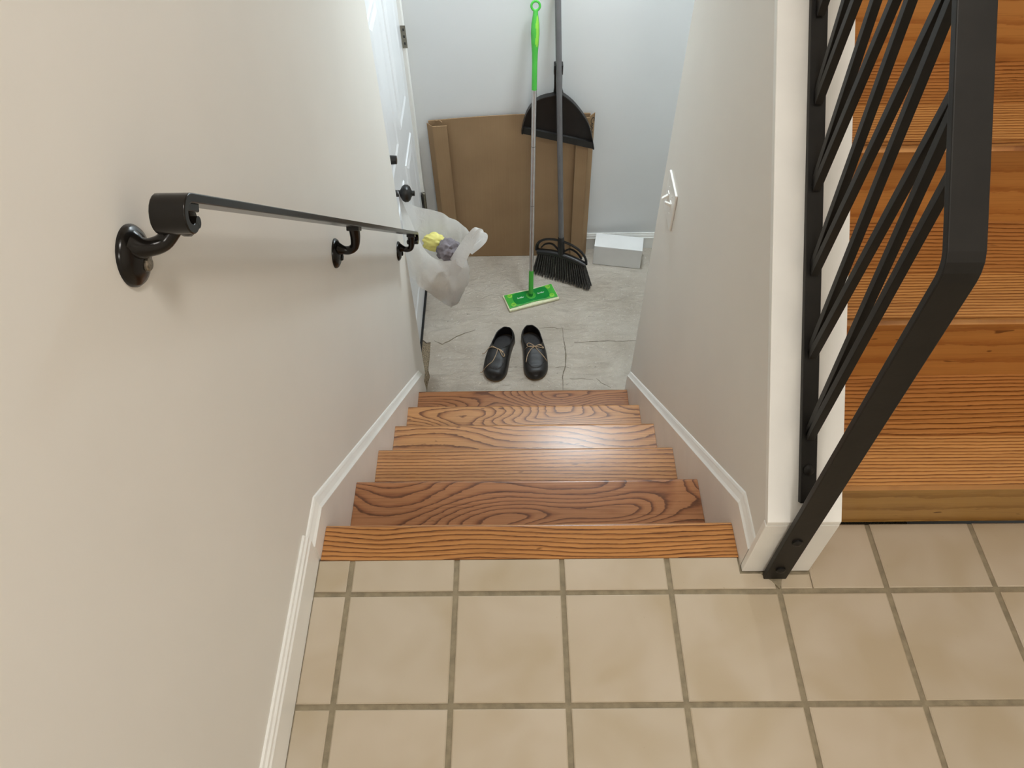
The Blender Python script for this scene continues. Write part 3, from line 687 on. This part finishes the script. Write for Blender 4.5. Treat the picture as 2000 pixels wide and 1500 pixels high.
def shoe(label, heel, toe, mirror, lace_pts):
    hx, hy = heel; d = Vector((toe[0]-hx, toe[1]-hy, 0)).normalized(); s = Vector((-d.y, d.x, 0))  # s points to +x
    t = thing('moccasin', label, 'shoe', (hx+d.x*SLEN/2, hy+d.y*SLEN/2, ZF), 'pair of black moccasins')
    def Q(l, w, z): return Vector((hx, hy, ZF))+d*l+s*(w+mirror*0.010*sin(pi*min(1, max(0, l/SLEN))) - mirror*0.004)+Vector((0, 0, z))
    NS, NU = 56, 12
    ls = sorted([SLEN*(0.5-0.5*cos(pi*i/NS)) for i in range(NS+1)]+[0.0062, 0.0075, 0.1485, 0.1496])
    b = MB()
    for side in (-1, 1):
        rows = []
        for l in ls:
            ow = opening(l)
            ce = min(0.999, (ow/max(hw(l), 1e-4))**(1/PE)); te = math.acos(ce)
            row = []
            for u in range(NU+1):
                th = te*u/NU
                row.append(Q(l, side*hw(l)*cos(th)**PE, 0.008+zt(l)*sin(th)**PE))
            rows.append(row)
        b.ring(rows, closed=False)
    up_ = b.build('upper', M_LEA, t, True, angle=70)
    bm = bmesh.new(); bm.from_mesh(up_.data); bmesh.ops.remove_doubles(bm, verts=bm.verts[:], dist=0.0004); bmesh.ops.recalc_face_normals(bm, faces=bm.faces[:]); bm.to_mesh(up_.data); bm.free()
    sm = up_.modifiers.new('solid', 'SOLIDIFY'); sm.thickness = 0.0028; sm.offset = 0
    out = [(l, hw(l)) for l in ls]; ring_ = [(l, w) for l, w in out]+[(l, -w) for l, w in reversed(out[1:-1])]
    def plate(name, m, sc, z0, z1, grow=0.0):
        n_ = len(ring_); cl = SLEN/2
        pp = [(cl+(l-cl)*sc, w*sc+(grow if w > 0 else -grow if w < 0 else 0)) for l, w in ring_]
        vs = [Q(l, w, z0) for l, w in pp]+[Q(l, w, z1) for l, w in pp]
        return MB().add(vs, [tuple(range(n_-1, -1, -1)), tuple(range(n_, 2*n_))]+[(i, (i+1) % n_, n_+(i+1) % n_, n_+i) for i in range(n_)]).build(name, m, t, True, angle=40)
    plate('sole', M_SOLE, 1.012, 0.0005, 0.0085, 0.001)
    plate('insole', M_INS, 0.93, 0.0088, 0.016)
    seam = [(0.155, -0.036), (0.19, -0.038), (0.222, -0.034), (0.243, -0.022), (0.250, 0.0), (0.243, 0.022), (0.222, 0.034), (0.19, 0.038), (0.155, 0.036)]
    sp = smooth_path([(l, w, 0) for l, w in seam], 6)
    MB().tube([Q(p.x, p.y, zsurf(p.x, p.y)+0.0008) for p in sp], 0.0016, 7).build('toe_seam', M_LEA, t, True)
    stm = MB()
    for i in range(8, len(sp)-8, 2):
        p = sp[i]; tg = (sp[i+1]-sp[i-1]).normalized(); nn = Vector((-tg.y, tg.x, 0))
        a1 = p+nn*0.004; a2 = p-nn*0.004
        stm.tube([Q(a1.x, a1.y, zsurf(a1.x, a1.y)+0.001), Q(p.x, p.y, zsurf(p.x, p.y)+0.003), Q(a2.x, a2.y, zsurf(a2.x, a2.y)+0.001)], 0.0006, 5)
    stm.build('stitching', M_LACE if False else plain('dark_thread', rgb(70, 62, 56), 0.7), t)
    # collar binding round the opening
    col = []
    for side in (1, -1):
        seq = [0.006+0.144*(0.5-0.5*cos(pi*i/30)) for i in range(31)]
        if side < 0: seq = list(reversed(seq))[1:]
        for l in seq:
            ow = opening(l)
            ce = min(0.999, (ow/max(hw(l), 1e-4))**(1/PE)); te = math.acos(ce)
            col.append(Q(l, side*ow, 0.008+zt(l)*sin(te)**PE+0.0008))
    MB().tube(col, 0.0022, 7).build('collar', M_LEA, t, True)
    # vamp flap seen inside the opening
    lc = MB()
    for pts in lace_pts:
        P3 = []
        for q in pts:
            l, w = q[0], q[1]; lift = q[2] if len(q) > 2 else 0.0025
            base_z = zsurf(l, w) if abs(w) < hw(l) else 0.004
            P3.append(Q(l, w, max(base_z, 0.004)+lift))
        lc.tube(smooth_path(P3, 6), 0.0018, 6)
    lc.build('lace', M_LACE, t, True)
    return t
shoe('black moccasin on the left, one lace end lying on the floor', (-0.049, 2.392), (-0.113, 2.122), -1, [
    [(0.136, -0.046, 0.001), (0.142, -0.028), (0.152, -0.005, 0.003)], [(0.152, 0.0, 0.003), (0.158, 0.02), (0.160, 0.046, 0.001)],
    [(0.152, -0.004, 0.004), (0.160, 0.010, 0.006), (0.182, 0.026, 0.006), (0.184, 0.034, 0.005), (0.172, 0.034, 0.006), (0.154, 0.006, 0.005)],
    [(0.153, -0.002, 0.004), (0.150, -0.02, 0.005), (0.150, -0.04, 0.008), (0.156, -0.062, 0.03), (0.160, -0.074, 0.026)],
    [(0.153, 0.0, 0.004), (0.180, -0.002), (0.215, -0.012), (0.240, -0.034, 0.003), (0.250, -0.055, 0.012), (0.252, -0.066, 0.008)]])
shoe('black moccasin on the right with its tan bow tied neatly', (0.057, 2.402), (0.084, 2.124), 1, [
    [(0.143, -0.046, 0.001), (0.143, -0.03), (0.147, -0.004, 0.003)], [(0.146, 0.004, 0.003), (0.138, 0.025), (0.132, 0.046, 0.001)],
    [(0.147, -0.002, 0.004), (0.136, -0.014, 0.006), (0.126, -0.026, 0.006), (0.130, -0.034, 0.005), (0.144, -0.030, 0.006), (0.149, -0.002, 0.005)],
    [(0.147, 0.002, 0.004), (0.144, 0.018, 0.006), (0.150, 0.036, 0.006), (0.156, 0.036, 0.005), (0.155, 0.018, 0.006), (0.149, 0.002, 0.005)],
    [(0.148, 0.0, 0.004), (0.158, -0.018), (0.182, -0.036), (0.212, -0.045, 0.002)],
    [(0.148, 0.0, 0.004), (0.170, 0.014), (0.196, 0.034), (0.208, 0.046, 0.002), (0.211, 0.050, 0.002)]])

# ------------------------------------------------------------------ plastic bag on the door knob
def bag_mat():
    n = NT('thin_white_plastic_film'); v = n.coords()
    n.set(Base_Color=rgb(247, 247, 247), Roughness=0.3, Specular_IOR_Level=0.5)
    n.bump(n.noise(v, 26.0, 4.0, 0.55, 2.2), 0.75, 0.012)
    tr = n.add('ShaderNodeBsdfTranslucent', {0: rgb(252, 251, 248)}); tp = n.add('ShaderNodeBsdfTransparent', {0: (0.95, 0.95, 0.95, 1)})
    m1 = n.add('ShaderNodeMixShader', {0: 0.52, 1: n.p.outputs[0], 2: tr.outputs[0]})
    m2 = n.add('ShaderNodeMixShader', {0: 0.10, 1: m1.outputs[0], 2: tp.outputs[0]})
    n.t.links.new(m2.outputs[0], n.out.inputs[0]); return n.m
M_BAG = bag_mat()
bag = thing('plastic_bag', 'white plastic carrier bag hanging from the black door knob', 'bag', (-0.30, 2.24, -0.86))
K1 = Vector((-0.421, 2.226, -0.262))
def lerp(a, c, t): return a+(c-a)*t
NT_, NR = 72, 26
def zb_(c):
    pts = [(-1, -0.690), (-0.3, -0.785), (0.25, -0.852), (0.6, -0.828), (1, -0.742)]
    for (a, za), (d2, zd) in zip(pts, pts[1:]):
        if c <= d2: return za+(zd-za)*(c-a)/(d2-a)
    return pts[-1][1]
rows = []
for j in range(NR+1):
    t = j/NR; row = []
    for i in range(NT_):
        th = 2*pi*i/NT_; c, s = cos(th), sin(th)
        bot = Vector((-0.300+0.095*c, 2.235+0.020*s, zb_(c)))
        mid = Vector((-0.312+0.112*c, 2.235+0.088*s, -0.630+0.02*c))
        wob = 0.006*sin(3*th+1.0)+0.003*sin(7*th+2.2)
        rim = Vector((-0.290+0.100*c+wob*c, 2.245+0.095*s+wob*s, -0.470-0.045*c+0.018*s-0.035*max(0, -s)))
        dth = abs((th-pi+pi) % (2*pi)-pi)
        wk = exp(-(dth/0.62)**2)
        rim = lerp(rim, K1+Vector((0, 0.010*s, -0.004*abs(s))), min(1, wk*1.05))
        wr2 = exp(-((min(th, 2*pi-th))/0.45)**2)
        rim = rim+Vector((0.004, 0, 0.030))*wr2
        if t < 0.5:
            q = t/0.5; q2 = sin(q*pi/2); p = Vector((lerp(bot.x, mid.x, q2), lerp(bot.y, mid.y, q2**0.8), lerp(bot.z, mid.z, q)))
        else:
            q = (t-0.5)/0.5; q2 = q*q*(3-2*q); p = Vector((lerp(mid.x, rim.x, q2), lerp(mid.y, rim.y, q2), lerp(mid.z, rim.z, q)))
        am = (0.35+0.65*sin(pi*t))*(1-0.7*wk*t)
        w_ = am*(0.009*sin(3*th+5*t+0.6)+0.010*abs(sin(3.5*th-4*t+1.1))-0.006+0.008*abs(sin(5*th+6*t+0.4))-0.004+0.003*sin(13*th-7*t+2))
        p = p+Vector((c, s, 0))*w_
        p.x = max(p.x, -0.4405)
        row.append(p)
    rows.append(row)
b = MB(); b.ring(rows, True, True, False)
bo = b.build('film', M_BAG, bag, True, angle=75)
# loop round the knob neck
nk = DX+0.026
MB().ring([[K1+Vector((-0.004, 0.012*cos(a)-0.0, -0.010)), Vector((nk+0.010*f, KY+0.0135*cos(a), KZ+0.0135*sin(a)))] for f in (0,) for a in [pi*i/12-0.2 for i in range(15)]], closed=False).build('handle', M_BAG, bag, True)
# free handle flopping outwards
ctr = smooth_path([(-0.232, 2.165, -0.560), (-0.198, 2.175, -0.500), (-0.166, 2.185, -0.448), (-0.142, 2.195, -0.420), (-0.124, 2.205, -0.436), (-0.130, 2.222, -0.480), (-0.158, 2.245, -0.530), (-0.200, 2.265, -0.580)], 6)
rows = []
for i, p in enumerate(ctr):
    t = i/(len(ctr)-1); wv = Vector((0.80, -0.42, -0.42)).normalized()*(0.030-0.012*sin(pi*t))
    tw = 0.004*sin(9*t)
    rows.append([p-wv+Vector((0, 0, tw)), p-wv*0.3+Vector((0.004, -0.004, -tw)), p+wv*0.35+Vector((-0.003, 0.003, tw)), p+wv])
MB().ring(rows, closed=False).build('handle', M_BAG, bag, True)
def crumple(name, c, r, m, seed, sq=(1, 1, 1), amp=0.25):
    bm = bmesh.new(); bmesh.ops.create_icosphere(bm, subdivisions=4, radius=1.0); rn = random.Random(seed)
    ks = [(Vector((rn.uniform(-1, 1), rn.uniform(-1, 1), rn.uniform(-1, 1))).normalized()*rn.uniform(3, 9), rn.uniform(0, 6)) for _ in range(9)]
    for v in bm.verts:
        d = sum(abs(sin(v.co.dot(k)+p)) for k, p in ks)/len(ks)-0.6
        v.co = v.co*(1+amp*2.2*d)
    b = MB(); vs = [Vector((c[0]+v.co.x*r*sq[0], c[1]+v.co.y*r*sq[1], c[2]+v.co.z*r*sq[2])) for v in bm.verts]
    b.add(vs, [tuple(v.index for v in f.verts) for f in bm.faces]); bm.free()
    return b.build(name, m, None, True, angle=50, origin=(c[0], c[1], c[2]-r*sq[2]))
tag(crumple('crumpled_fabric', (-0.262, 2.225, -0.545), 0.044, plain('grey_fabric', rgb(128, 122, 128), 0.9, 0.12, 60.0, bump=0.3), 5, (1, 1, 0.95), 0.42), 'crumpled grey cloth inside the white plastic bag', 'cloth')
tag(crumple('yellow_wrapper', (-0.322, 2.275, -0.545), 0.040, plain('yellow_paper', rgb(232, 224, 132), 0.6, 0.06), 9, (1.1, 0.8, 0.9), 0.25), 'crumpled yellow wrapper inside the white plastic bag', 'wrapper')
tag(crumple('brown_paper', (-0.325, 2.232, -0.690), 0.056, plain('tan_paper', rgb(206, 180, 126), 0.8, 0.1), 12, (1.0, 0.75, 0.85), 0.25), 'crumpled tan paper at the bottom of the white plastic bag', 'paper')
